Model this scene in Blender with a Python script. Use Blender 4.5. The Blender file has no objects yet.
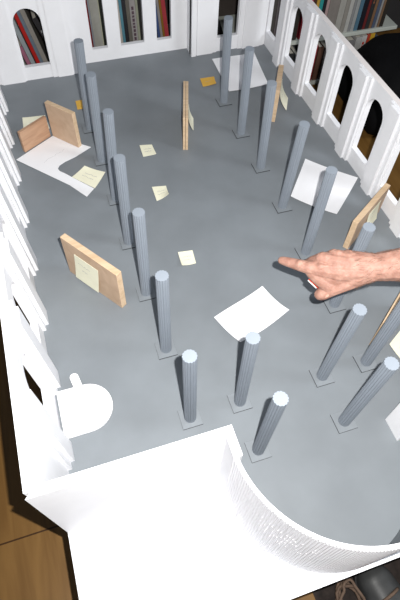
import bpy, bmesh, math, random
from mathutils import Vector, Matrix
random.seed(7)
U = 0.18                      # one column bay of the maquette is 18 cm
scene = bpy.context.scene
COL = scene.collection
PI = math.pi

# ------------------------------------------------------------------ materials
def new_mat(name):
    m = bpy.data.materials.new(name); m.use_nodes = True
    nt = m.node_tree
    return m, nt, nt.nodes['Principled BSDF']

def plain(name, col, rough=0.6, var=0.0, scale=30.0, bump=0.0, bscale=200.0, spec=0.3, stretch=None):
    m, nt, b = new_mat(name)
    b.inputs['Base Color'].default_value = (*col, 1)
    b.inputs['Roughness'].default_value = rough
    b.inputs['Specular IOR Level'].default_value = spec
    tc = nt.nodes.new('ShaderNodeTexCoord')
    src = tc.outputs['Object']
    if stretch:
        mp = nt.nodes.new('ShaderNodeMapping'); mp.inputs['Scale'].default_value = stretch
        nt.links.new(src, mp.inputs['Vector']); src = mp.outputs['Vector']
    if var > 0:
        n = nt.nodes.new('ShaderNodeTexNoise'); n.inputs['Scale'].default_value = scale
        n.inputs['Detail'].default_value = 5
        nt.links.new(src, n.inputs['Vector'])
        r = nt.nodes.new('ShaderNodeValToRGB')
        r.color_ramp.elements[0].position = 0.3; r.color_ramp.elements[1].position = 0.7
        r.color_ramp.elements[0].color = (*[c * (1 - var) for c in col], 1)
        r.color_ramp.elements[1].color = (*[min(1, c * (1 + var)) for c in col], 1)
        nt.links.new(n.outputs['Fac'], r.inputs['Fac'])
        nt.links.new(r.outputs['Color'], b.inputs['Base Color'])
    if bump > 0:
        n2 = nt.nodes.new('ShaderNodeTexNoise'); n2.inputs['Scale'].default_value = bscale
        nt.links.new(src, n2.inputs['Vector'])
        bp = nt.nodes.new('ShaderNodeBump'); bp.inputs['Strength'].default_value = bump
        bp.inputs['Distance'].default_value = 0.001
        nt.links.new(n2.outputs['Fac'], bp.inputs['Height'])
        nt.links.new(bp.outputs['Normal'], b.inputs['Normal'])
    return m

def wood(name, c1, c2, scale=(6, 60, 60), rough=0.5, plank=False):
    m, nt, b = new_mat(name)
    b.inputs['Roughness'].default_value = rough
    b.inputs['Specular IOR Level'].default_value = 0.25
    tc = nt.nodes.new('ShaderNodeTexCoord')
    mp = nt.nodes.new('ShaderNodeMapping'); mp.inputs['Scale'].default_value = scale
    nt.links.new(tc.outputs['Object'], mp.inputs['Vector'])
    n = nt.nodes.new('ShaderNodeTexNoise'); n.inputs['Scale'].default_value = 1.0
    n.inputs['Detail'].default_value = 6; n.inputs['Distortion'].default_value = 0.6
    nt.links.new(mp.outputs['Vector'], n.inputs['Vector'])
    r = nt.nodes.new('ShaderNodeValToRGB')
    r.color_ramp.elements[0].position = 0.35; r.color_ramp.elements[1].position = 0.65
    r.color_ramp.elements[0].color = (*c1, 1); r.color_ramp.elements[1].color = (*c2, 1)
    nt.links.new(n.outputs['Fac'], r.inputs['Fac'])
    out = r.outputs['Color']
    if plank:                                    # planks along y with dark joints
        br = nt.nodes.new('ShaderNodeTexBrick')
        br.inputs['Color1'].default_value = (1, 1, 1, 1); br.inputs['Color2'].default_value = (.86, .84, .8, 1)
        br.inputs['Mortar'].default_value = (.25, .2, .15, 1)
        br.inputs['Scale'].default_value = 1.0
        br.inputs['Mortar Size'].default_value = 0.0022
        br.inputs['Brick Width'].default_value = 1.2
        br.inputs['Row Height'].default_value = 0.5
        mp2 = nt.nodes.new('ShaderNodeMapping')
        mp2.inputs['Rotation'].default_value = (0, 0, PI / 2)
        mp2.inputs['Location'].default_value = (PLANK[0], PLANK[1], 0)
        nt.links.new(tc.outputs['Object'], mp2.inputs['Vector'])
        nt.links.new(mp2.outputs['Vector'], br.inputs['Vector'])
        mx = nt.nodes.new('ShaderNodeMix'); mx.data_type = 'RGBA'; mx.blend_type = 'MULTIPLY'
        mx.inputs['Factor'].default_value = 1
        nt.links.new(out, mx.inputs[6]); nt.links.new(br.outputs['Color'], mx.inputs[7])
        out = mx.outputs[2]
    nt.links.new(out, b.inputs['Base Color'])
    return m
PLANK = (0.546, 0.558)

M = {}
M['white'] = plain('white painted card', (.80, .80, .82), .55, .015, 25, .15, 300)
M['raw'] = plain('raw board edge', (.74, .69, .67), .8, .04, 60)
M['grey'] = plain('grey painted board', (.188, .206, .222), .45, .07, 9, .06, 90, spec=.35)
M['column'] = plain('grey painted column', (.228, .256, .294), .5, .03, 40, .05, 300)
M['plate'] = plain('grey card plate', (.195, .213, .230), .5, .05, 30)
M['plate_edge'] = plain('dark card edge', (.06, .066, .072), .7)
M['paper'] = plain('white paper', (.84, .84, .86), .7, .01, 40)
M['cream'] = plain('cream sticky paper', (.80, .775, .60), .7, .03, 40)
M['orange'] = plain('orange sticky paper', (.66, .38, .06), .7, .05, 50)
M['pencil'] = plain('pencil line', (.36, .36, .37), .8)
M['pink'] = plain('pink ink', (.85, .45, .62), .8)
M['board'] = wood('chipboard', (.47, .325, .22), (.55, .395, .275), (25, 25, 25), .6)
M['board_edge'] = wood('sawn board edge', (.56, .40, .25), (.66, .49, .33), (12, 90, 90), .6)
M['ply'] = wood('reddish plywood', (.40, .235, .145), (.52, .325, .21), (8, 8, 60), .55)
M['parquet'] = wood('wood floor', (.135, .066, .016), (.190, .099, .027), (30, 3, 30), .4, plank=True)
M['shelf'] = plain('pale shelf board', (.45, .47, .42), .5, .05, 20)
M['dark_wall'] = plain('dark wall', (.03, .028, .028), .8, .1, 10)
M['pages'] = plain('book pages', (.55, .52, .45), .8, .06, 200)
M['black'] = plain('black nylon', (.003, .003, .0035), .8, .2, 60, .2, 300, spec=.12)
M['black2'] = plain('black webbing', (.014, .014, .015), .6, .1, 60)
M['shoe'] = plain('dark grey leather', (.035, .036, .036), .45, .2, 40, .1, 200)
M['sole'] = plain('dark rubber', (.012, .011, .011), .7)
M['lace'] = plain('brown lace', (.10, .065, .045), .8, .2, 200)
M['table'] = plain('dark table', (.05, .04, .035), .6, .1, 30)
M['red'] = plain('red plastic', (.62, .05, .02), .35)
M['pen_white'] = plain('white plastic', (.8, .78, .75), .35)
M['nail'] = plain('finger nail', (.50, .29, .22), .3)
M['hair'] = plain('brown arm hair', (.14, .08, .05), .6)

def skin_mat():
    m, nt, b = new_mat('skin')
    tc = nt.nodes.new('ShaderNodeTexCoord')
    n = nt.nodes.new('ShaderNodeTexNoise'); n.inputs['Scale'].default_value = 55; n.inputs['Detail'].default_value = 6
    nt.links.new(tc.outputs['Object'], n.inputs['Vector'])
    r = nt.nodes.new('ShaderNodeValToRGB')
    r.color_ramp.elements[0].position = .3; r.color_ramp.elements[1].position = .7
    r.color_ramp.elements[0].color = (.27, .135, .10, 1); r.color_ramp.elements[1].color = (.42, .24, .185, 1)
    nt.links.new(n.outputs['Fac'], r.inputs['Fac']); nt.links.new(r.outputs['Color'], b.inputs['Base Color'])
    b.inputs['Roughness'].default_value = .58
    b.inputs['Specular IOR Level'].default_value = .3
    b.inputs['Subsurface Weight'].default_value = .08
    b.inputs['Subsurface Radius'].default_value = (.006, .002, .001)
    b.inputs['Subsurface Scale'].default_value = .6
    n2 = nt.nodes.new('ShaderNodeTexNoise'); n2.inputs['Scale'].default_value = 170
    nt.links.new(tc.outputs['Object'], n2.inputs['Vector'])
    bp = nt.nodes.new('ShaderNodeBump'); bp.inputs['Strength'].default_value = .8; bp.inputs['Distance'].default_value = .0016
    nt.links.new(n2.outputs['Fac'], bp.inputs['Height']); nt.links.new(bp.outputs['Normal'], b.inputs['Normal'])
    return m
M['skin'] = skin_mat()
_cm = {}
def cover_mat(col):
    k = tuple(round(c, 3) for c in col)
    if k not in _cm: _cm[k] = plain('book cover', tuple(c * BD for c in col), .5, .08, 40)
    return _cm[k]
BD = .85

# ------------------------------------------------------------------ mesh building
class MB:
    def __init__(s): s.v = []; s.f = []; s.m = []
    def face(s, pts, mat=0):
        i = len(s.v); s.v += [Vector(p) for p in pts]; s.f.append(list(range(i, i + len(pts)))); s.m.append(mat)
    def box(s, x0, x1, y0, y1, z0, z1, mat=0, T=None):
        P = [(x, y, z) for x in (x0, x1) for y in (y0, y1) for z in (z0, z1)]
        if T: P = [T @ Vector(p) for p in P]
        i = len(s.v); s.v += [Vector(p) for p in P]
        for q in ((0, 1, 3, 2), (4, 6, 7, 5), (0, 4, 5, 1), (2, 3, 7, 6), (0, 2, 6, 4), (1, 5, 7, 3)):
            s.f.append([i + k for k in q]); s.m.append(mat)
    def prism(s, outline, z0, z1, mat=0, T=None, mat_side=None):
        n = len(outline); i = len(s.v)
        P = [Vector((x, y, z0)) for x, y in outline] + [Vector((x, y, z1)) for x, y in outline]
        if T: P = [T @ p for p in P]
        s.v += P
        s.f.append([i + k for k in reversed(range(n))]); s.m.append(mat)
        s.f.append([i + n + k for k in range(n)]); s.m.append(mat)
        for k in range(n):
            s.f.append([i + k, i + (k + 1) % n, i + n + (k + 1) % n, i + n + k]); s.m.append(mat if mat_side is None else mat_side)
    def tube(s, pts, r, n=8, mat=0):
        pts = [Vector(p) for p in pts]; i = len(s.v); up = Vector((0, 0, 1))
        for k, p in enumerate(pts):
            d = (pts[min(k + 1, len(pts) - 1)] - pts[max(k - 1, 0)]).normalized()
            a = d.cross(up if abs(d.z) < .9 else Vector((1, 0, 0))).normalized(); b = d.cross(a)
            rr = r[k] if isinstance(r, (list, tuple)) else r
            for j in range(n):
                t = 2 * PI * j / n; s.v.append(p + a * rr * math.cos(t) + b * rr * math.sin(t))
        for k in range(len(pts) - 1):
            for j in range(n):
                s.f.append([i + k * n + j, i + k * n + (j + 1) % n, i + (k + 1) * n + (j + 1) % n, i + (k + 1) * n + j]); s.m.append(mat)
        s.f.append([i + j for j in range(n)]); s.m.append(mat)
        e = i + (len(pts) - 1) * n
        s.f.append([e + j for j in reversed(range(n))]); s.m.append(mat)
    def grid(s, fn, nu, nv, mat=0):
        i = len(s.v)
        for a in range(nu + 1):
            for b in range(nv + 1): s.v.append(Vector(fn(a / nu, b / nv)))
        for a in range(nu):
            for b in range(nv):
                q = i + a * (nv + 1) + b
                s.f.append([q, q + nv + 1, q + nv + 2, q + 1]); s.m.append(mat)
    def sheet(s, fn, nu, nv, t, mat=0):
        """closed thin sheet; fn gives the underside, t is thickness along +z"""
        i = len(s.v); n1 = (nu + 1) * (nv + 1)
        for lay in (0, 1):
            for a in range(nu + 1):
                for b in range(nv + 1): s.v.append(Vector(fn(a / nu, b / nv)) + Vector((0, 0, t * lay)))
        idx = lambda l, a, b: i + l * n1 + a * (nv + 1) + b
        for a in range(nu):
            for b in range(nv):
                s.f.append([idx(1, a, b), idx(1, a + 1, b), idx(1, a + 1, b + 1), idx(1, a, b + 1)]); s.m.append(mat)
                s.f.append([idx(0, a, b), idx(0, a, b + 1), idx(0, a + 1, b + 1), idx(0, a + 1, b)]); s.m.append(mat)
        for a in range(nu):
            for b in (0, nv): s.f.append([idx(0, a, b), idx(0, a + 1, b), idx(1, a + 1, b), idx(1, a, b)]); s.m.append(mat)
        for b in range(nv):
            for a in (0, nu): s.f.append([idx(0, a, b), idx(0, a, b + 1), idx(1, a, b + 1), idx(1, a, b)]); s.m.append(mat)
    def build(s, name, mats, parent=None, origin=(0, 0, 0), smooth=False, weld=True, bevel=0):
        if not isinstance(mats, (list, tuple)): mats = [mats]
        me = bpy.data.meshes.new(name); O = Vector(origin)
        me.from_pydata([(p - O) * U for p in s.v], [], s.f)
        for m in mats: me.materials.append(m)
        for p, k in zip(me.polygons, s.m): p.material_index = k
        bm = bmesh.new(); bm.from_mesh(me)
        if weld: bmesh.ops.remove_doubles(bm, verts=bm.verts, dist=1e-5)
        bmesh.ops.recalc_face_normals(bm, faces=bm.faces)
        bm.to_mesh(me); bm.free()
        if smooth:
            for p in me.polygons: p.use_smooth = True
        o = bpy.data.objects.new(name, me); COL.objects.link(o)
        if parent: o.parent = parent
        else: o.location = O * U
        if bevel:
            b = o.modifiers.new('bevel', 'BEVEL'); b.width = bevel * U; b.segments = 2; b.limit_method = 'ANGLE'
        return o

def tag(o, label=None, cat=None, group=None, kind=None):
    if label: o['label'] = label
    if cat: o['category'] = cat
    if group: o['group'] = group
    if kind: o['kind'] = kind
    return o
def thing(name, label, cat, origin=(0, 0, 0), group=None):
    o = bpy.data.objects.new(name, None); COL.objects.link(o)
    o.empty_display_size = .02; o.location = Vector(origin) * U
    return tag(o, label, cat, group)

# ------------------------------------------------------------------ room shell
FLOOR_Z = -1.85
fl = MB(); fl.box(-8, 14, -9, 11, FLOOR_Z - .2, FLOOR_Z)
tag(fl.build('floor', M['parquet']), kind='structure')
wb = MB(); wb.box(-8, 14, 10.6, 10.8, FLOOR_Z, 8)
tag(wb.build('wall_back', M['dark_wall']), kind='structure')

# low table that carries the maquette
tb = thing('low_table', 'dark low table under the white building maquette', 'table', (1.3, 3, FLOOR_Z))
t_ = MB(); t_.box(-1.2, 3.8, -1.2, 7.6, -.28, -.135); t_.build('tabletop', M['table'], tb, (1.3, 3, FLOOR_Z), bevel=.02)
for sx in (-1.0, 3.6):
    for sy in (-1.0, 7.4):
        l_ = MB(); l_.box(sx - .12, sx + .12, sy - .12, sy + .12, FLOOR_Z, -.28); l_.build('leg', M['table'], tb, (1.3, 3, FLOOR_Z))

# ------------------------------------------------------------------ the maquette
H = 1.62
model = thing('architectural_maquette', 'large white cardboard building maquette with grey floor and arched walls', 'model', (1.3, 3, -.13))
OM = (1.3, 3, -.13)
CX, CY, RO, RI = 1.29, -.975, 1.195, 1.175

def arc(r, n=48, a0=PI, a1=2 * PI):
    return [(CX + r * math.cos(a0 + (a1 - a0) * k / n), CY + r * math.sin(a0 + (a1 - a0) * k / n)) for k in range(n + 1)]

sl = MB(); sl.prism([(-1.66, -2.205), (4.30, -2.205), (4.30, 8.24), (-1.66, 8.24)], -.13, -.008)
sl.build('base_slab', M['white'], model, OM)
fb = MB(); fb.prism([(-1.60, 8.14), (-1.60, -.78), (CX - 1.16, -.78)] + arc(RI + .005) + [(CX + 1.16, -.78), (4.25, -.78), (4.25, 8.14)], -.008, 0)
fb.build('floor_board', M['grey'], model, OM)

def arch_wall(mb, P, u0, u1, wins, h, t):
    """wall with arched openings. P(u,z,d): d=0 inner face, d=t outer face; wins = (uc, width, sill, spring)"""
    NA = 14
    for d in (0, t):
        edges = [u0]
        for uc, w, zs, zp in wins:
            a, b = uc - w / 2, uc + w / 2
            mb.face([P(edges[-1], 0, d), P(a, 0, d), P(a, zs, d), P(a, zp, d), P(a, h, d), P(edges[-1], h, d)])
            mb.face([P(a, 0, d), P(b, 0, d), P(b, zs, d), P(a, zs, d)])
            pts = [(uc - w / 2 * math.cos(PI * k / NA), zp + w / 2 * math.sin(PI * k / NA)) for k in range(NA + 1)]
            for k in range(NA):
                (p, q), (r, s) = pts[k], pts[k + 1]
                mb.face([P(p, q, d), P(r, s, d), P(r, h, d), P(p, h, d)])
            edges.append(b)
        mb.face([P(edges[-1], 0, d), P(u1, 0, d), P(u1, h, d), P(edges[-1], h, d)])
    for uc, w, zs, zp in wins:                  # reveals
        a, b = uc - w / 2, uc + w / 2
        ring = [(a, zs), (b, zs)] + [(uc + w / 2 * math.cos(PI * k / NA), zp + w / 2 * math.sin(PI * k / NA)) for k in range(NA + 1)]
        for k in range(len(ring)):
            p, q = ring[k], ring[(k + 1) % len(ring)]
            if p == q: continue
            mb.face([P(*p, 0), P(*q, 0), P(*q, t), P(*p, t)])
    mb.face([P(u0, h, 0), P(u1, h, 0), P(u1, h, t), P(u0, h, t)], 1)
    mb.face([P(u0, 0, 0), P(u1, 0, 0), P(u1, 0, t), P(u0, 0, t)])
    for u in (u0, u1): mb.face([P(u, 0, 0), P(u, h, 0), P(u, h, t), P(u, 0, t)])

def pilaster(P, uc, h, parent, w1=.42, w2=.24, d1=.045, d2=.09, z0=.0):
    mb = MB()
    for w, d, e in ((w1, d1, -.004), (w2, d2, d1 - .004)):
        hh = h - (.008 if d == d1 else .016)
        pts = [P(u, z, dd) for u in (uc - w / 2, uc + w / 2) for dd in (-d, -e) for z in (z0, hh)]
        i = len(mb.v); mb.v += [Vector(p) for p in pts]
        for q in ((0, 1, 3, 2), (4, 6, 7, 5), (0, 4, 5, 1), (2, 3, 7, 6), (0, 2, 6, 4), (1, 5, 7, 3)):
            mb.f.append([i + k for k in q]); mb.m.append(0)
    return mb.build('pilaster', M['white'], parent, OM, weld=False)

side_w = [(k + .55, .5, .30, 1.13) for k in range(8)]
PR = lambda u, z, d: (4.215 + d, u, z)
PL = lambda u, z, d: (-1.535 - d - .06 * z, u, z)
for P, nm in ((PL, 'left'), (PR, 'right')):
    w = MB(); arch_wall(w, P, -.80, 8.22, side_w, H, .095)
    wo = w.build('arcaded_side_wall', [M['white'], M['raw'] if nm == 'right' else M['white']], model, OM)
    for k in range(0, 8): pilaster(P, k + .03, H, wo)
# end wall in three bays: the middle one set back
PB = lambda y0: (lambda u, z, d: (u, y0 + d, z))
for nm, u0, u1, y0, wins in (('l', -1.52, .05, 7.83, [(-.70, .5, .27, 1.13)]),
                             ('m', .05, 2.5, 8.12, [(.62, .32, .27, 1.22), (1.315, .5, .27, 1.22), (2.0, .32, .27, 1.22)]),
                             ('r', 2.5, 4.21, 7.83, [(3.31, .48, .30, 1.13)])):
    w = MB(); arch_wall(w, PB(y0), u0, u1, wins, H, .095)
    if nm == 'l': w.box(-.05, .05, 7.83, 8.2, 0, H)
    if nm == 'r': w.box(2.5, 2.6, 7.76, 8.2, 0, H)
    wo = w.build('arcaded_end_wall', [M['white'], M['white']], model, OM, weld=False)
    if nm == 'l':
        pilaster(PB(y0), -1.23, H, wo, .5, .44, .02, .04); pilaster(PB(y0), -.19, H, wo, .5, .30, .025, .05)
    if nm == 'r':
        pilaster(PB(y0), 2.8, H, wo, .56, .36, .025, .05); pilaster(PB(y0), 3.87, H, wo, .6, .4, .025, .05)
# front wall (two plain pieces with end blocks) and the ribbed apse wall
fw = MB()
fw.prism([(-1.72, -.85), (.09, -.85), (.09, -1.05), (.175, -1.05), (.175, -.755), (-1.62, -.755)], -.008, H - .02)
for i_, p in enumerate(fw.v):
    if p.x < -1: fw.v[i_] = Vector((p.x + .06 - .04 * p.z, p.y, p.z))
fw.build('front_wall', M['white'], model, OM)
fw = MB(); fw.prism([(2.395, -.755), (2.395, -1.05), (2.48, -1.05), (2.48, -.865), (4.31, -.865), (4.31, -.755)], -.008, H - .02)
fw.build('front_wall', M['white'], model, OM)
HA = H - .07
ap = MB(); NR = 124; outer = []
for k in range(NR * 4 + 1):
    a = PI + PI * k / (NR * 4)
    r = RO - .013 + (.013 if k % 4 in (1, 2) else 0)
    outer.append((CX + r * math.cos(a), CY + r * math.sin(a)))
inner = arc(RI - .022, NR * 4)
for k in range(NR * 4):
    o0, o1, i0, i1 = outer[k], outer[k + 1], inner[k], inner[k + 1]
    ap.face([(*o0, -.008), (*o1, -.008), (*o1, HA), (*o0, HA)], 0)
    ap.face([(*i0, -.008), (*i1, -.008), (*i1, HA), (*i0, HA)], 1)
    ap.face([(*o0, HA), (*o1, HA), (*i1, HA), (*i0, HA)], 0)
for k in (0, -1):
    ap.face([(*outer[k], -.008), (*outer[k], HA), (*inner[k], HA), (*inner[k], -.008)], 0)
ap.build('ribbed_apse_wall', [M['white'], M['grey']], model, OM)
gl = MB()
for k in range(NR):                          # small blobs of glue left on the ribs
    a = PI + PI * (k + .875) / NR
    if not (.15 < (a - PI) / PI < .42): continue
    for q in range(4):
        if random.random() < .45: continue
        z = .72 + .13 * q + random.uniform(-.03, .03)
        c = Vector((CX + (RO - .012) * math.cos(a), CY + (RO - .012) * math.sin(a), z))
        T = Matrix.Translation(c) @ Matrix.Rotation(a, 4, 'Z')
        gl.box(-.02, .003, -.013, .013, -.012, .012, 0, T)
gl.build('glue_blobs', M['white'], model, OM, weld=False)['kind'] = 'stuff'

# ------------------------------------------------------------------ columns
HC, RC = 1.70, .073
def make_column():
    root = thing('column', 'x', 'column')
    pl = MB(); pl.box(-.13, .13, -.13, .13, .001, .019); pl.m = [1, 1, 1, 1, 1, 1]; pl.box(-.129, .129, -.129, .129, .0185, .020); pl.build('base_plate', [M['plate'], M['plate_edge']], root, weld=False)
    sh = MB(); n = 14 * 8
    def ring(z, s=1): return [(s * RC * (.93 + .12 * math.sqrt(abs(math.sin(7 * 2 * PI * k / n)))) * math.cos(2 * PI * k / n), s * RC * (.93 + .12 * math.sqrt(abs(math.sin(7 * 2 * PI * k / n)))) * math.sin(2 * PI * k / n), z) for k in range(n)]
    r0, r1 = ring(.020), ring(HC)
    for k in range(n): sh.face([r0[k], r0[(k + 1) % n], r1[(k + 1) % n], r1[k]])
    sh.face(list(reversed(r0))); sh.face(r1)
    sh.build('shaft', M['column'], root)
    return root
W = 2.574
cols = []
ordl = ['farthest', 'second', 'third', 'fourth', 'fifth', 'sixth', 'nearest']
LB = [(-.068, 5.94), (-.039, 5.008), (-.014, 3.995), (-.033, 3.008), (-.017, 1.989), (.003, 1.002), (.025, -.032)]
LT = [(-.03, 5.93, -.05, .02), ]
for i, (x, y) in enumerate(LB):
    lab = {0: 'grey fluted column farthest back in the left row, by the end wall',
           6: 'grey fluted column at the near end of the left row, behind the front wall'}.get(i, 'grey fluted column, %s from the back in the left row of seven' % ordl[i])
    cols.append((x, y, lab, 'columns of the left row'))
RB = [(2.627, 6.027), (2.615, 5.023), (2.619, 4.042), (2.605, 3.038), (2.56, 2.007), (2.554, .992)]
for i, (x, y) in enumerate(RB):
    lab = ['grey fluted column farthest back in the right row, in front of a flat white sheet',
           'grey fluted column, second from the back in the right row, before the back white sheet',
           'grey fluted column, third from the back in the right row, beside an upright wooden board',
           'grey fluted column, fourth from the back in the right row, left of the curled white sheet',
           'grey fluted column, fifth from the back in the right row, standing before the curled white sheet',
           'grey fluted column behind the pointing hand, its top showing above the wrist'][i]
    cols.append((x, y, lab, 'columns of the right row'))
cols.append((2.538, .008, 'grey fluted column at the right edge of the picture, beside a thin board and cream note', 'columns of the right row'))
cols.append((.698, -.016, 'grey fluted column beside the white sheet in the middle of the grey floor', 'columns at the apse'))
cols.append((1.872, -.007, 'grey fluted column just below the pointing hand in the picture, standing free', 'columns at the apse'))
cols.append((.691, -.67, 'grey fluted column nearest the ribbed curved wall, at its left', 'columns at the apse'))
cols.append((1.865, -.66, 'grey fluted column nearest the viewer at the right, leading into the curved apse', 'columns at the apse'))
LEAN = [(.069, -.014), (.045, -.046), (.077, .016), (.03, .016), (.014, .026), (.004, .021), (-.024, .024), (-.056, -.049), (-.043, -.038), (-.062, -.02), (.017, -.046), (.007, .025), (-.002, .014), (0, 0), (-.023, .018), (.011, -.004), (-.007, -.018), (.017, -.015)]
proto = make_column()
for i, (x, y, lab, grp) in enumerate(cols):
    if i == 0: c = proto; kids = list(proto.children)
    else:
        c = proto.copy(); COL.objects.link(c); kids = []
        for ch in proto.children:
            d = ch.copy(); COL.objects.link(d); d.parent = c; kids.append(d)
    c.location = Vector((x + .008, y + .04, 0)) * U
    c['label'] = lab; c['group'] = grp
    lx, ly = LEAN[i][0] - .008, LEAN[i][1] - .04
    for d in kids:
        if d.name.startswith('shaft'): d.rotation_euler = (-math.atan2(ly, HC), math.atan2(lx, HC), 0)

# ------------------------------------------------------------------ papers and notes
def quad_sheet(corners, lifts=(0, 0, 0, 0), z=.006, t=.006, n=10, wave=0, curl=2.0):
    """corners in order; lift rises towards each corner"""
    A, B, C, D = [Vector((*c, 0)) for c in corners]
    def fn(u, v):
        p = A * (1 - u) * (1 - v) + B * u * (1 - v) + C * u * v + D * (1 - u) * v
        w = [(1 - u) * (1 - v), u * (1 - v), u * v, (1 - u) * v]
        p.z = z + sum(l * (k ** curl) for l, k in zip(lifts, w)) + wave * (1 + math.sin(2 * PI * (u + .3 * v))) * .5
        return p
    mb = MB(); mb.sheet(fn, n, n, t)
    return mb, fn
def scribble(parent, fn, rows, O, mat, nrm=Vector((0, 0, 1)), off=.0085, wid=.006, seed=0):
    """faint handwriting: thin zigzag ribbons on the sheet"""
    rnd = random.Random(seed); mb = MB()
    for (u0, v0, u1, v1) in rows:
        n = 12; prev = None
        for k in range(n + 1):
            f = k / n; a = rnd.uniform(-.03, .03)
            p = Vector(fn(u0 + (u1 - u0) * f + a * .4, v0 + (v1 - v0) * f + a)) + nrm * off
            if prev is not None:
                d = (p - prev); s = d.cross(nrm).normalized() * wid / 2
                mb.face([prev - s, prev + s, p + s, p - s])
            prev = p
    return mb.build('handwriting', mat, parent, O, weld=False)

def paper(name, label, cat, corners, mat, lifts=(0, 0, 0, 0), rows=None, z=.006, wave=0, group=None, ink='pencil', seed=1, curl=2.0, t=.006):
    O = (*corners[0], 0)
    mb, fn = quad_sheet(corners, lifts, z, wave=wave, curl=curl, t=t)
    o = mb.build(name, M[mat], None, O, smooth=False)
    tag(o, label, cat, group)
    if rows: scribble(o, fn, rows, O, M[ink], seed=seed)
    return o
R2 = [(.25, .4, .8, .4), (.25, .62, .75, .62)]
paper('sticky_note', 'small cream sticky note on the grey floor, farthest of the three in the nave', 'note', [(.708, 5.25), (.93, 5.206), (.936, 4.916), (.696, 4.932)], 'cream', (0, 0, .02, .0), R2, group='cream notes along the nave')
paper('sticky_note', 'small cream sticky note on the grey floor, middle of the three in the nave', 'note', [(.644, 4.139), (.883, 4.099), (.857, 3.823), (.635, 3.798)], 'cream', (0, 0, .08, 0), R2, group='cream notes along the nave', seed=2)
paper('sticky_note', 'small cream sticky note on the grey floor, nearest of the three in the nave', 'note', [(.657, 2.63), (.884, 2.602), (.856, 2.331), (.63, 2.331)], 'cream', (0, 0, .02, .05), R2, group='cream notes along the nave', seed=3)
paper('sticky_note', 'orange sticky note lying on the floor near the back wall, right of centre', 'note', [(2.424, 6.94), (2.727, 6.93), (2.675, 6.652), (2.396, 6.658)], 'orange', (0, 0, .03, 0), [(.3, .5, .7, .5)])
paper('sticky_note', 'orange sticky note at the far end of the left column row', 'note', [(-.17, 6.88), (.11, 6.88), (.09, 6.60), (-.18, 6.60)], 'orange', (0, 0, .02, 0))
paper('paper_sheet', 'flat white sheet on the floor in the far right corner', 'paper', [(2.894, 7.547), (3.852, 7.512), (3.696, 6.33), (2.851, 6.353)], 'paper', (0, .02, .03, .0), wave=.01)
paper('paper_sheet', 'white sheet with a bent corner in the middle of the floor, beside a column', 'paper', [(.803, 1.328), (1.66, 1.618), (1.84, 1.07), (.985, .785)], 'paper', (0, .03, .10, .10), wave=.02, curl=3)
paper('paper_sheet', 'curled white sheet on the floor beside the right arcade', 'paper', [(3.478, 4.04), (4.10, 3.25), (3.34, 2.56), (2.815, 3.207)], 'paper', (.02, .10, .12, .06), wave=.0, curl=1.5)
O = (-1.0, 5.0, 0)
pl = MB(); pl.prism([(-1.47, 5.46), (-.744, 5.941), (-.15, 5.432)] + [(-.46, 5.25), (-.66, 5.17), (-.77, 5.10), (-.81, 5.03), (-.79, 4.96), (-.70, 4.86), (-.616, 4.75), (-.307, 4.368), (-.46, 4.212), (-.685, 4.565)], .016, .022)
o = pl.build('paper_sheet', M['paper'], None, O)
tag(o, 'white paper cutout with a concave notch lying under two wooden boards', 'paper')
scribble(o, lambda u, v: (-1.3 + .6 * u + .5 * v, 5.35 + .35 * u - .55 * v, .0145), [(.2, .3, .9, .3)], O, M['pencil'], wid=.003)
paper('sticky_note', 'square cream note tucked under the edge of the white paper cutout', 'note', [(-.351, 4.955), (-.042, 4.686), (-.291, 4.388), (-.613, 4.767)], 'cream', (.03, .04, .0, .0), R2, z=.003, seed=5)
paper('sticky_note', 'cream note lying behind the low reddish board at far left', 'note', [(-1.22, 6.609), (-.803, 6.597), (-.78, 6.18), (-1.25, 6.18)], 'cream', (.02, 0, 0, 0), R2, seed=6)
paper('sticky_note', 'large cream note on the floor at the right picture edge, behind a column', 'note', [(2.99, .19), (3.35, .40), (3.45, .06), (3.04, -.18)], 'cream', (.02, 0, 0, .02), R2, seed=7)

# white card with a rounded end by the left wall, and a strip lying on it
oc = [(-1.36, .835), (-1.21, .835)] + [(-1.17 + .32 * math.cos(a), .515 + .32 * math.sin(a)) for a in [PI / 2 - PI * k / 20 for k in range(21)]] + [(-1.36, .19)]
oc = [(x if x > -1.3 else -1.505, y) for x, y in oc]
mb = MB(); mb.prism(oc, .012, .05); o = mb.build('card_piece', M['paper'], None, (-1.2, .5, 0), bevel=.004)
tag(o, 'white card with a round end lying against the left wall, faint pink marks', 'card')
scribble(o, lambda u, v: (-1.3 + .35 * u, .62 - .25 * v, .042), [(.2, .15, .5, .3), (.6, .6, .85, .8)], (-1.2, .5, 0), M['pink'], wid=.008)
T = Matrix.Translation((-1.19, .62, 0)) @ Matrix.Rotation(math.radians(-80), 4, 'Z')
cap = [(-.34 + .055 * math.cos(a), .055 * math.sin(a)) for a in [PI / 2 + PI * k / 10 for k in range(11)]] + [(.24, -.05), (.24, .05)]
mb = MB(); mb.prism(cap, .052, .085, T=T); o = mb.build('paper_strip', M['paper'], None, (-1.2, .6, .052))
tag(o, 'narrow white strip with a rounded tip lying across the round ended card', 'paper')

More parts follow.
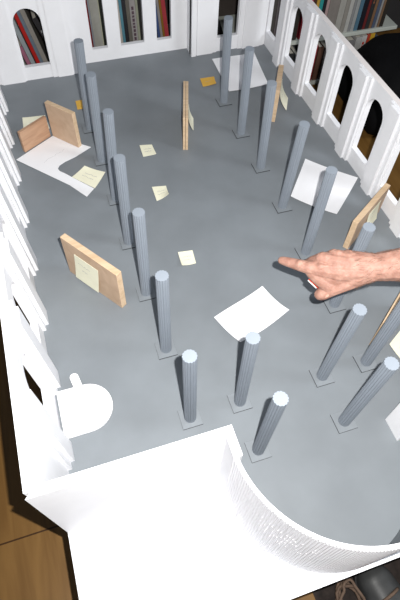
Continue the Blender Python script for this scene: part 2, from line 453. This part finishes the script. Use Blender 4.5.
# ------------------------------------------------------------------ wooden boards on edge
def board(name, label, a, b, h, t, mat, z=.002, side=1, two=False, tilt=0.0):
    a = Vector((*a, 0)); b = Vector((*b, 0)); d = (b - a); L = d.length; d.normalize()
    n = Vector((-d.y, d.x, 0)) * side
    T = Matrix(((d.x, n.x, 0, a.x), (d.y, n.y, 0, a.y), (0, 0, 1, z), (0, 0, 0, 1)))
    if tilt: T = T @ Matrix.Rotation(tilt, 4, 'X')
    O = (a.x, a.y, z)
    if two:
        root = thing(name, label, 'board', O)
        mb = MB(); mb.box(0, L, 0, t * .46, 0, h, 0, T); mb.build('layer', M[mat], root, O, bevel=.004)
        mb = MB(); mb.box(.0, L, t * .52, t, 0, h - .004, 0, T); mb.build('layer', M[mat], root, O, bevel=.004)
        return root, T
    mb = MB(); mb.box(0, L, 0, t, 0, h, 0, T)
    mb.m = [1 if k in (0, 1, 5) else 0 for k in range(6)]
    o = mb.build(name, [M[mat], M['board_edge' if mat == 'board' else mat]], None, O, bevel=.006)
    return tag(o, label, 'board'), T
board('wooden_board', 'square pale wooden board standing upright on the white paper cutout', (-.757, 5.927), (-.362, 5.465), .70, .085, 'board', z=.024)
board('wooden_board', 'low reddish board standing at far left behind the white paper cutout', (-1.29, 5.60), (-.79, 5.93), .42, .06, 'ply', z=.024)
bc, TC = board('wooden_board', 'long pale wooden board on edge carrying a cream note, left of the left columns', (-1.002, 2.747), (-.407, 1.87), .78, .095, 'board')
bd, TD = board('wooden_board', 'double layered board on edge in the middle of the nave', (1.435, 4.915), (1.76, 5.95), .68, .092, 'board_edge', side=-1, two=True)
b3, T3 = board('wooden_board', 'board on edge with a curling note, beside a right row column far back', (3.28, 5.24), (3.68, 5.99), .67, .10, 'board', side=-1)
bb, TB = board('wooden_board', 'long board on edge behind the wrist, near the right arcade', (3.188, 1.99), (4.08, 2.575), .60, .09, 'board', side=-1)
be, TE = board('wooden_board', 'thin board on edge right of the pointing hand, below the forearm', (2.72, .275), (3.36, .76), .60, .07, 'board', side=-1)
def stuck_note(label, T, s0, s1, z0, z1, face, curl, shift=0, group=None, seed=3):
    """note stuck on a board's face (board coordinates), lower edge curling outwards"""
    sgn = -1 if face <= 0 else 1
    def fn(u, v):
        return T @ Vector((s0 + (s1 - s0) * u + shift * (1 - v), face + sgn * (.006 + curl * (1 - v) ** 2), z0 + (z1 - z0) * v))
    mb = MB(); n = 10
    mb.grid(fn, n, n); O = T @ Vector((s0, face, z0))
    i0 = len(mb.v); f0 = len(mb.f); nn = (T.to_3x3() @ Vector((0, sgn * .005, 0)))
    mb.v += [p + nn for p in mb.v[:i0]]; mb.f += [[k + i0 for k in f] for f in mb.f[:f0]]; mb.m += mb.m[:f0]
    for a in range(n):
        for b in (0, n):
            p, q = a * (n + 1) + b, (a + 1) * (n + 1) + b; mb.f.append([p, q, q + i0, p + i0]); mb.m.append(0)
            p, q = b * (n + 1) + a, b * (n + 1) + a + 1; mb.f.append([p, q, q + i0, p + i0]); mb.m.append(0)
    o = mb.build('sticky_note', M['cream'], None, O); tag(o, label, 'note', group)
    nrm = T.to_3x3() @ Vector((0, sgn, 0))
    scribble(o, fn, [(.15, .72, .65, .70), (.3, .5, .55, .5)], O, M['pencil'], nrm=nrm, off=.0065, seed=seed)
    return o
stuck_note('square cream note stuck on the long board left of the columns', TC, .24, .70, .06, .60, 0, .03, shift=-.06)
stuck_note('cream note curling off the double layered board in the nave', TD, .12, .46, .34, .63, .092, .085, seed=8)
stuck_note('cream note curling off the far board beside the right row', T3, .10, .50, .22, .60, .10, .17, seed=9)
stuck_note('cream note on the long board behind the wrist, near the arcade', TB, .42, .80, .10, .48, .09, .05, seed=10)

# ------------------------------------------------------------------ bookcase and books behind the maquette
YF = 8.55
bk = thing('bookcase', 'pale shelved bookcase full of books behind the maquette', 'bookcase', (3.3, 9.2, FLOOR_Z))
OB = (3.3, 9.2, FLOOR_Z)
for z in (-1.7, -.5, 1.6):
    m_ = MB(); m_.box(-2.2, 8.25, YF, YF + 1.6, z - .09, z); m_.build('shelf', M['shelf'], bk, OB, bevel=.01)
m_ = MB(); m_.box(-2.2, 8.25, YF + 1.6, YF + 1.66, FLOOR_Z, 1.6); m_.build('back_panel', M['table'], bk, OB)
m_ = MB(); m_.box(-2.3, -2.2, YF, YF + 1.66, FLOOR_Z, 1.6); m_.build('side_panel', M['shelf'], bk, OB)
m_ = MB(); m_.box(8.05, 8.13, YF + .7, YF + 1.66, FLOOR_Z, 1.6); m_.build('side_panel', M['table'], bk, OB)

def book(x, th, h, col, z=-.5, lean=0.0, dep=1.0, y=None, label='', group='', title=None, cat='book'):
    y = YF + .06 if y is None else y
    T = Matrix.Translation((x, y, z + .002)) @ Matrix.Rotation(-lean, 4, 'Y')
    O = (x, y, z)
    c = min(.014, th * .2)
    mb = MB(); mb.box(0, th, 0, .02, 0, h, 0, T); mb.box(0, c, .02, dep, 0, h, 0, T); mb.box(th - c, th, .02, dep, 0, h, 0, T)
    o = mb.build('book', cover_mat(col), None, O, weld=False); tag(o, label, cat, group)
    pg = MB(); pg.box(c, th - c, .02, dep - .03, .02, h - .02, 0, T); pg.build('pages', M['pages'], o, O)
    if title:
        tm = MB()
        z0, z1 = h * .35, h * .8; k = 0; zz = z0
        while zz < z1:
            w = random.uniform(.03, .07); tm.box(th * .3, th * .7, -.003, .0, zz, zz + w, 0, T); zz += w + .025
        tm.build('spine_title', cover_mat(title), o, O, weld=False)
    return o
def row(where, group, items, z=-.5, y=None):
    for (x, th, h, col, lean, cname, title) in items:
        book(x, th, h, col, z=z, lean=lean, y=y, group=group, title=title, label='%s book %s' % (cname, where) if '%' not in where else where % cname)
a = .2
row('%s book leaning behind the arched opening at the left of the end wall', 'leaning books behind the left opening', [
    (-.83, .075, .78, (.42, .16, .24), a, 'pink spined', None),
    (-.745, .085, 1.33, (.36, .40, .42), a, 'pale grey', None),
    (-.655, .02, 1.2, (.02, .02, .02), a, 'thin black', None),
    (-.63, .07, 1.45, (.50, .02, .015), a, 'bright red', None),
    (-.555, .065, 1.75, (.16, .20, .25), a, 'blue grey', None),
    (-.485, .09, 1.82, (.30, .28, .25), a, 'beige grey', None),
    (-.165, .10, 1.35, (.03, .028, .03), a + .12, 'white lettered black', (.3, .3, .3)),
    (-.05, .09, 1.0, (.09, .03, .015), a + .12, 'dark brown', None)])
row('%s book behind the left narrow opening of the end wall', 'books behind the left narrow opening', [
    (.47, .085, 1.8, (.22, .012, .016), .01, 'dark red', None),
    (.562, .03, 1.8, (.28, .30, .33), .01, 'thin blue grey', None),
    (.595, .17, 1.8, (.36, .355, .32), .01, 'thick pale grey', None),
    (.768, .02, 1.8, (.40, .40, .30), .01, 'thin cream', None),
    (.79, .06, 1.7, (.012, .014, .01), .01, 'black', None)])
row('%s book behind the wide middle opening of the end wall', 'books behind the middle opening', [
    (1.06, .07, 1.5, (.36, .12, .03), .03, 'orange brown', None),
    (1.135, .085, 1.48, (.50, .46, .42), .03, 'white', None),
    (1.225, .055, 1.8, (.10, .26, .33), .03, 'teal blue', None),
    (1.285, .075, 1.55, (.03, .03, .035), .03, 'black', None),
    (1.365, .07, 1.65, (.15, .14, .12), .03, 'grey brown', None),
    (1.44, .12, 1.62, (.34, .32, .31), .03, 'pale grey lettered', (.10, .06, .08)),
    (1.565, .05, 1.8, (.28, .29, .22), .03, 'greenish grey', None),
    (1.62, .06, 1.7, (.02, .02, .018), .03, 'very dark', None)])
a = .1
row('%s book behind the right narrow opening of the end wall', 'books behind the right narrow opening', [
    (1.84, .12, 1.25, (.012, .012, .014), a, 'thick black', None),
    (1.965, .075, 1.7, (.02, .02, .02), a, 'tall black', None),
    (2.045, .055, 1.75, (.06, .10, .24), a, 'dark blue', None),
    (2.105, .05, 1.8, (.30, .28, .27), a, 'light grey', None),
    (2.16, .045, 1.8, (.26, .13, .02), a, 'ochre', None),
    (2.21, .085, 1.8, (.42, .05, .06), a, 'red', None)])
a = .36
row('%s book leaning behind the arched opening at the right of the end wall', 'leaning books behind the right opening', [
    (3.10, .08, 1.2, (.035, .03, .05), a, 'dark violet', None),
    (3.19, .07, 1.6, (.015, .015, .015), a, 'black', None),
    (3.28, .09, 1.7, (.07, .20, .25), a, 'teal', None),
    (3.39, .11, 1.6, (.012, .012, .014), a, 'thick black', None),
    (3.51, .04, 1.55, (.22, .22, .19), a, 'thin grey', None),
    (3.57, .12, 1.4, (.01, .01, .011), a, 'very dark', None)])
row('%s book behind the farthest arch of the right wall', 'books behind the farthest right arch', [
    (4.52, .14, 1.7, (.10, .085, .08), .0, 'dark brown', None),
    (4.68, .12, 1.6, (.07, .065, .06), .0, 'charcoal', None),
    (4.82, .14, 1.65, (.15, .13, .13), .0, 'grey brown', None)])
row('%s book on the upper shelf behind the second arch of the right wall', 'books behind the second right arch', [
    (5.12, .16, .85, (.16, .14, .12), .0, 'short taupe', None),
    (5.30, .14, .8, (.03, .025, .02), .0, 'short black', None)])
row('%s book on the upper shelf, seen over the right wall', 'books on the shelf above the right wall', [
    (5.50, .10, 1.75, (.28, .02, .03), .0, 'dark red', None),
    (5.61, .11, 1.7, (.42, .05, .10), .0, 'crimson pink', None),
    (5.73, .08, 1.8, (.07, .03, .02), .0, 'maroon', None),
    (5.82, .07, 1.7, (.50, .30, .05), .0, 'yellow', None),
    (5.90, .09, 1.65, (.03, .28, .27), .0, 'teal green', None),
    (6.00, .08, 1.7, (.02, .02, .025), .0, 'black', None),
    (6.09, .07, 1.6, (.40, .28, .27), .0, 'dusty pink', None),
    (6.17, .27, 1.75, (.22, .195, .175), .0, 'very thick taupe', None),
    (6.45, .16, 1.8, (.36, .345, .31), .0, 'thick off white', None),
    (6.62, .10, 1.72, (.27, .25, .22), .0, 'greige', None),
    (6.73, .10, 1.7, (.44, .43, .40), .0, 'white', None),
    (6.84, .06, 1.6, (.25, .25, .25), .0, 'mid grey', None),
    (6.91, .09, 1.5, (.33, .34, .33), .0, 'silver', None),
    (7.01, .10, 1.7, (.08, .16, .22), .0, 'slate blue', None),
    (7.12, .12, 1.8, (.012, .012, .018), .0, 'blue black', None),
    (7.25, .07, 1.7, (.14, .02, .02), .0, 'wine red', None),
    (7.33, .10, 1.75, (.03, .03, .03), .0, 'charcoal', (.25, .1, .05)),
    (7.44, .07, 1.6, (.20, .11, .06), .0, 'brown', None),
    (7.52, .08, 1.7, (.08, .10, .15), .0, 'navy', None),
    (7.61, .05, 1.75, (.30, .29, .28), .0, 'thin grey', None),
    (7.67, .06, 1.72, (.20, .12, .07), .0, 'tan', None),
    (7.74, .10, 1.6, (.03, .025, .02), .0, 'dark brown', None)])
row('%s book on the lower shelf behind the right wall', 'books on the lower shelf', [
    (5.35, .14, .85, (.03, .03, .03), .0, 'black', None),
    (5.52, .12, .80, (.20, .21, .22), .0, 'slate grey', None),
    (5.70, .12, .95, (.08, .07, .08), .0, 'charcoal', None),
    (5.85, .12, .95, (.26, .25, .26), .0, 'mid grey', None),
    (6.0, .11, .97, (.32, .02, .03), .0, 'deep red', None),
    (6.15, .14, .90, (.12, .06, .04), .0, 'brown', None),
    (6.33, .15, .85, (.20, .17, .16), .0, 'taupe', None),
    (6.52, .16, .98, (.33, .32, .31), .0, 'pale grey', None),
    (6.70, .22, 1.0, (.30, .29, .28), .0, 'thick grey', None),
    (6.94, .22, .95, (.24, .23, .23), .0, 'dove grey', None),
    (7.18, .15, 1.0, (.50, .49, .47), .0, 'off white', None),
    (7.34, .14, 1.02, (.58, .56, .54), .0, 'white red lettered', (.55, .05, .03)),
    (7.49, .08, 1.04, (.50, .06, .03), .0, 'scarlet', None),
    (7.58, .12, 1.05, (.62, .36, .03), .0, 'amber', None)], z=-1.7)
# pale box on the lower shelf
mb = MB(); mb.box(7.78, 8.03, YF + .25, YF + 1.0, -1.695, -.90)
tag(mb.build('storage_box', cover_mat((.12, .125, .14)), None, (7.9, 9, -1.7), bevel=.02), 'grey storage box at the right end of the lower shelf', 'box')
# pale paper roll standing behind the fourth arch
mb = MB(); mb.tube([(6.2, 8.0, FLOOR_Z + .002), (6.25, 8.15, -1.0)], .14, 20)
tag(mb.build('paper_roll', cover_mat((.38, .37, .37)), None, (6.2, 8.0, FLOOR_Z), smooth=False), 'pale paper roll standing on the floor behind the right wall', 'paper roll')

# black bag on the floor at the right
bgO = (7.7, 6.95, FLOOR_Z)
bag = thing('bag', 'black soft bag on the floor beyond the right wall', 'bag', bgO)
mb = MB(); nu, nv = 40, 24
def bagf(u, v):
    a = 2 * PI * u; k = v
    z = FLOOR_Z + .005 + 1.75 * (1 - math.cos(PI * k)) / 2
    prof = (math.sin(PI * k) ** .35) if 0 < k < 1 else 0
    sq = 1 / (abs(math.cos(a)) ** 4 + abs(math.sin(a)) ** 4) ** .25
    wob = 1 + .04 * math.sin(5 * a + 6 * k) + .03 * math.sin(9 * a - 4 * k)
    tz = 1 - .22 * k
    return (7.7 + 1.5 * sq * prof * math.cos(a) * wob * tz, 6.95 + 1.3 * sq * prof * math.sin(a) * wob * tz, z)
mb.grid(bagf, nu, nv); mb.build('bag_body', M['black'], bag, bgO, smooth=True)
mb = MB(); mb.tube([(7.2 + 1.1 * k / 16, 6.7, FLOOR_Z + 1.7 + .3 * math.sin(PI * k / 16)) for k in range(17)], .05, 8)
mb.build('handle', M['black2'], bag, bgO, smooth=True)
mb = MB(); mb.tube([(7.1, 5.8, FLOOR_Z + 1.2), (8.3, 5.8, FLOOR_Z + 1.2)], .03, 8); mb.build('zipper', M['black2'], bag, bgO)

# ------------------------------------------------------------------ camera (found by fitting the column grid)
CAM = Vector((-.7528, -2.2483, 6.1605))
az, el, roll, F = .3559, .9732, .0490, .8505 * 600
fwd = Vector((math.sin(az) * math.cos(el), math.cos(az) * math.cos(el), -math.sin(el)))
r0 = fwd.cross(Vector((0, 0, 1))).normalized(); u0 = r0.cross(fwd)
right = math.cos(roll) * r0 + math.sin(roll) * u0; upv = -math.sin(roll) * r0 + math.cos(roll) * u0
cd = bpy.data.cameras.new('camera'); cam = bpy.data.objects.new('camera', cd); COL.objects.link(cam)
cam.matrix_world = Matrix(((right.x, upv.x, -fwd.x, CAM.x * U), (right.y, upv.y, -fwd.y, CAM.y * U), (right.z, upv.z, -fwd.z, CAM.z * U), (0, 0, 0, 1)))
cd.sensor_fit = 'VERTICAL'; cd.sensor_height = 24; cd.lens = .8505 * 24
cd.clip_start = .01
scene.camera = cam

# ------------------------------------------------------------------ the pointing hand and forearm
HAND_C = CAM + (fwd + right * (130 / F) + upv * (32 / F)) * 5.82      # back of the hand, 1.6 bays above the floor
S = 5.82 / F                                                        # bays per hand unit
def HP(hx, hy, dz=0):
    """hand frame: hx along the arm (thumbside view), hy across, dz towards the back of the hand"""
    sl = -(hx - 330) * .0035 * S * 510 * .0                         # arm held level with the picture plane
    return HAND_C + right * ((hx - 330) * S) - upv * ((hy - 268) * S) - fwd * (dz * S) + fwd * ((330 - hx) * .22 * S)
blobs = []
def capsule(p, q, r0_, r1_, n=None):
    p, q = Vector(p), Vector(q); L = (q - p).length
    n = n or max(2, int(L / (min(r0_, r1_) * .22)))
    for k in range(n + 1):
        f = k / n; blobs.append((p.lerp(q, f), r0_ + (r1_ - r0_) * f))
def chain(*j):
    for (a_, b_) in zip(j, j[1:]): capsule(a_[:3], b_[:3], a_[3], b_[3])
# forearm and wrist (two parallel runs give the flattened section)
chain((520, 248, -2, 28), (470, 255, -1, 25), (430, 261, 0, 20.5), (402, 264.8, 0, 17.6), (384, 266.5, 0, 15.4), (368, 268, 0, 13.8))
chain((368, 266, 1, 12.5), (352, 263, 1, 12)); chain((368, 271, -1, 12.5), (352, 276, -2, 12))
# metacarpals
chain((366, 272, 1, 11.5), (340, 271.5, 2, 11.5), (317, 268.6, 2, 8))
chain((364, 267, 1, 10.5), (340, 264, 4, 9.5), (322, 259, 4, 7.4))
chain((362, 265, 0, 10), (345, 260, 2, 8.6), (333, 256, 2, 7.2))
chain((360, 265, -2, 9.5), (350, 259, -1, 8.2), (346.5, 256.3, -1, 7))
chain((352, 268, -6, 12), (330, 268, -9, 11))
# index pointing
chain((318, 268.6, 2, 7.8), (308, 267.0, 1, 6.8), (301, 264.8, 0, 6.2), (292, 261.8, -2, 5.3), (286.5, 259.9, -4, 4.6), (284.2, 259.2, -5, 4.1))
# curled middle, ring, little
chain((322, 259.0, 4, 7), (316, 260.5, -8, 6.2), (314, 262, -20, 6), (322, 267, -30, 5.6), (332, 269, -27, 5))
chain((333, 256, 2, 6.8), (328, 257, -10, 6), (326, 259, -22, 5.8), (334, 264, -31, 5.4), (342, 266, -26, 4.8))
chain((346.5, 256, -1, 6.4), (342, 257, -10, 5.6), (340, 259, -20, 5.2), (346, 264, -28, 4.8), (352, 265, -22, 4.4))
# thumb and the web between thumb and index
chain((362, 275, -3, 10.5), (350, 280.5, -4, 9.6), (339, 285.5, -5, 8.8), (331, 290, -7, 7.6), (325.5, 293.2, -9, 7.2), (323.5, 294.2, -11, 6.4))
chain((350, 276, -4, 11), (338, 277, -3, 10.5), (326, 275, -2, 9), (319, 272, -1, 7.5))
chain((338, 281, -5, 9), (329, 280.5, -5, 8))
chain((313, 271.5, -1, 6.6), (317, 275, -2, 7.4), (323, 280.5, -3, 7.4), (329, 286, -4, 7.2))
# knuckles, tendons, veins
for (x, y, z, r) in ((319, 267, 7, 4.6), (324, 258, 8, 4.2), (336, 254, 6, 4), (348, 254, 2.5, 3.6), (300, 264, 3, 4.9)):
    blobs.append((Vector((x, y, z - 0)), r))
for p, q in (((320, 267, 9.3), (362, 268, 11)), ((325, 259, 9.2), (362, 266, 10)), ((336, 255, 7.2), (360, 262, 8.3))):
    capsule(p, q, 2.1, 2.4)
chain((374, 262, 11.4, 1.7), (358, 272, 11.6, 1.5), (340, 276, 9, 1.4), (330, 272, 9.5, 1.3))
ico = bmesh.new(); bmesh.ops.create_icosphere(ico, subdivisions=2, radius=1)
iv = [v.co.copy() for v in ico.verts]; ifc = [[v.index for v in f.verts] for f in ico.faces]; ico.free()
vs, fs = [], []
for c, r in blobs:
    i = len(vs); vs += [c + v * r for v in iv]; fs += [[i + k for k in f] for f in ifc]
me = bpy.data.meshes.new('tmp'); me.from_pydata(vs, [], fs)
tmp = bpy.data.objects.new('tmp', me); COL.objects.link(tmp)
rm = tmp.modifiers.new('r', 'REMESH'); rm.mode = 'VOXEL'; rm.voxel_size = .62
sm = tmp.modifiers.new('s', 'SMOOTH'); sm.factor = .5; sm.iterations = 3
dg = bpy.context.evaluated_depsgraph_get(); dg.update()
body = bpy.data.meshes.new_from_object(tmp.evaluated_get(dg))
bpy.data.objects.remove(tmp)
# gentle creases over the finger joints
bm = bmesh.new(); bm.from_mesh(body)
for v in bm.verts:
    x, y, z = v.co
    if x < 306:
        for jx in (299.5, 301.5, 290.5):
            v.co.z -= .28 * math.exp(-((x - jx) / .55) ** 2) * (1 if z > 0 else 0)
bm.normal_update()
hair_seed = [(v.co.copy(), v.normal.copy()) for v in bm.verts if v.co.x > 352 and v.normal.z > -.1]
OP = HP(330, 268, 0)
for v in bm.verts: v.co = (HP(*v.co) - OP) * U
bmesh.ops.recalc_face_normals(bm, faces=bm.faces)
bm.to_mesh(body); bm.free()
body.materials.clear(); body.materials.append(M['skin'])
for p in body.polygons: p.use_smooth = True
person = bpy.data.objects.new('person', body); COL.objects.link(person); person.location = OP * U
tag(person, 'bare forearm and right hand of a person pointing left across the columns', 'person')
def nail(cx, cy, cz, dirv, nv, w, l, name='fingernail'):
    d = Vector(dirv).normalized(); n = (Vector(nv) - Vector(nv).dot(d) * d).normalized(); s = d.cross(n); mb = MB()
    def fn(u, v):
        a_ = (u - .5) * 2; b_ = (v - .5) * 2
        ww = w * math.sqrt(max(0.0, 1 - .55 * abs(b_) ** 3))
        return HP(*(Vector((cx, cy, cz)) + d * b_ * l + s * a_ * ww + n * (-.9 * a_ * a_ - .3 * b_ * b_)))
    mb.sheet(fn, 8, 8, .003); return mb.build(name, M['nail'], person, OP, smooth=True)
nail(287, 259.6, .1, (-4, -1, -1.5), (0, -.25, 1), 2.9, 3.4)
nail(325.5, 294.5, -2.6, (-1, .35, -.5), (-.15, .1, 1), 3.6, 3.6)
hr = MB(); rnd = random.Random(4)
for k in range(480):
    c, n = rnd.choice(hair_seed)
    if c.x > 470: continue
    d = Vector((-1, rnd.uniform(-.2, .9), 0)); d = (d - n * d.dot(n)).normalized()
    L = rnd.uniform(3.5, 7)
    hr.tube([HP(*(c + d * (L * f) + n * (.15 + 1.1 * math.sin(PI * f * .7)))) for f in (0, .35, .7, 1)], [.0018, .0015, .0011, .0005], 3)
ho = hr.build('arm_hair', M['hair'], person, OP, weld=False); ho['kind'] = 'stuff'
# pen held between thumb and curled fingers
pen = thing('pen', 'red and white pen held between thumb and fingers of the pointing hand', 'pen', tuple(HP(318, 283, -12)))
PO = tuple(HP(318, 283, -12))
mb = MB(); mb.tube([HP(311.6, 278.4, -8), HP(321.5, 287.6, -10)], 1.2 * S, 12); mb.build('barrel', M['red'], pen, PO, smooth=True)
mb = MB(); mb.tube([HP(311.0, 279.6, -9.6), HP(319.5, 287.8, -11)], .8 * S, 12); mb.build('clip', M['pen_white'], pen, PO, smooth=True)

# ------------------------------------------------------------------ shoes under the front edge
def shoe(x, y, rot, label, grp):
    O = (x, y, FLOOR_Z + .008)
    root = thing('shoe', label, 'shoe', O, grp)
    T = Matrix.Translation(O) @ Matrix.Rotation(rot, 4, 'Z')
    def half(v):      # v along the shoe: 0 heel .. 1 toe
        return .20 + .07 * math.sin(PI * min(1, v * 1.15)) + .05 * v if v < .8 else (.2 + .07 * math.sin(PI * .92) + .04) * math.sqrt(max(0, 1 - ((v - .8) / .2) ** 2))
    up = MB()
    def fn(u, v):
        a_ = PI * u; h = .55 - .30 * v if v < .85 else (.295 * math.sqrt(max(0, 1 - ((v - .85) / .15) ** 2)) + .0)
        w = half(v) * (1 if v > .06 else math.sqrt(max(0, v / .06)))
        return T @ Vector((w * math.cos(a_), v * 1.62 - .8, .09 + h * math.sin(a_) ** .7))
    up.grid(fn, 16, 40); up.build('upper', M['shoe'], root, O, smooth=True)
    ol = [(half(v / 30) * (1.06 if v > 1 else .8), v / 30 * 1.66 - .82) for v in range(31)] + [(-half(v / 30) * (1.06 if v > 1 else .8), v / 30 * 1.66 - .82) for v in reversed(range(30))]
    so = MB(); so.prism(ol, .003, .10, T=T); so.build('sole', M['sole'], root, O, weld=True)
    la = MB()
    for k in range(5):
        v = .42 + .075 * k; h = .09 + .55 - .30 * v
        la.tube([T @ Vector((half(v) * .8 * math.cos(a_), v * 1.62 - .8 + .03 * math.cos(a_) * (-1) ** k, h * (math.sin(a_) ** .7) + .03)) for a_ in [PI * (.25 + .5 * j / 8) for j in range(9)]], .022, 6)
    la.build('laces', M['lace'], root, O, smooth=True, weld=False)
    return root
shoe(2.02, -2.92, .12, 'dark grey laced shoe under the front edge, left one of the pair', 'shoes below the maquette')
shoe(2.68, -2.95, -.12, 'dark grey laced shoe at the lower right corner of the picture', 'shoes below the maquette')
mb = MB(); mb.prism([(1.12, -3.9), (3.9, -3.9), (3.9, -1.4), (1.12, -1.4)], FLOOR_Z + .001, FLOOR_Z + .006)  # thin sheet that turns the floor around the shoes dark brown
mb.v = [Vector((p.x, p.y, p.z)) for p in mb.v]
tag(mb.build('floor_sheet', plain('dark brown sheet', (.018, .013, .011), .9, .4, 60, .4, 300), None, (2.3, -2.6, FLOOR_Z)), 'dark brown sheet on the wooden floor under the shoes', 'mat')
mb = MB(); pts = []
for k in range(140):
    a = k / 140 * 2 * PI * 5; r = .20 + .03 * math.sin(k * .61)
    pts.append((1.53 + r * math.cos(a) * .75 + .02 * math.sin(k * 1.3), -2.55 + r * 1.6 * math.sin(a), FLOOR_Z + .05 + .045 * (k / 28) + .015 * math.sin(k * .9)))
mb.tube(pts, .022, 6)
tag(mb.build('cord', M['lace'], None, (1.53, -2.55, FLOOR_Z), smooth=True), 'coil of brown cord on the dark sheet left of the shoes', 'cord')

# ------------------------------------------------------------------ light: camera flash, window daylight, dim room
def area(name, loc, target, size, power, col, sy=None):
    l = bpy.data.lights.new(name, 'AREA'); l.energy = power; l.color = col; l.size = size * U
    if sy: l.shape = 'RECTANGLE'; l.size_y = sy * U
    o = bpy.data.objects.new(name, l); COL.objects.link(o); o.location = Vector(loc) * U
    o.rotation_euler = (Vector(target) - Vector(loc)).to_track_quat('-Z', 'Y').to_euler(); return o
FL = CAM + right * .29 + upv * .22
area('flash', FL, FL + fwd, 0.07, 13.8, (1, .985, .96), .05)
area('window_light', (10.5, -2.6, 7.2), (1.3, 2.5, 0), 3.4, 9.5, (.92, .96, 1))
w = bpy.data.worlds.new('world'); scene.world = w; w.use_nodes = True
w.node_tree.nodes['Background'].inputs['Color'].default_value = (.75, .85, 1, 1)
w.node_tree.nodes['Background'].inputs['Strength'].default_value = .085

vs_ = scene.view_settings
vs_.view_transform = 'Standard'; vs_.look = 'None'; vs_.gamma = 1; vs_.use_curve_mapping = False
vs_.exposure = 1.22
scene.display_settings.display_device = 'sRGB'
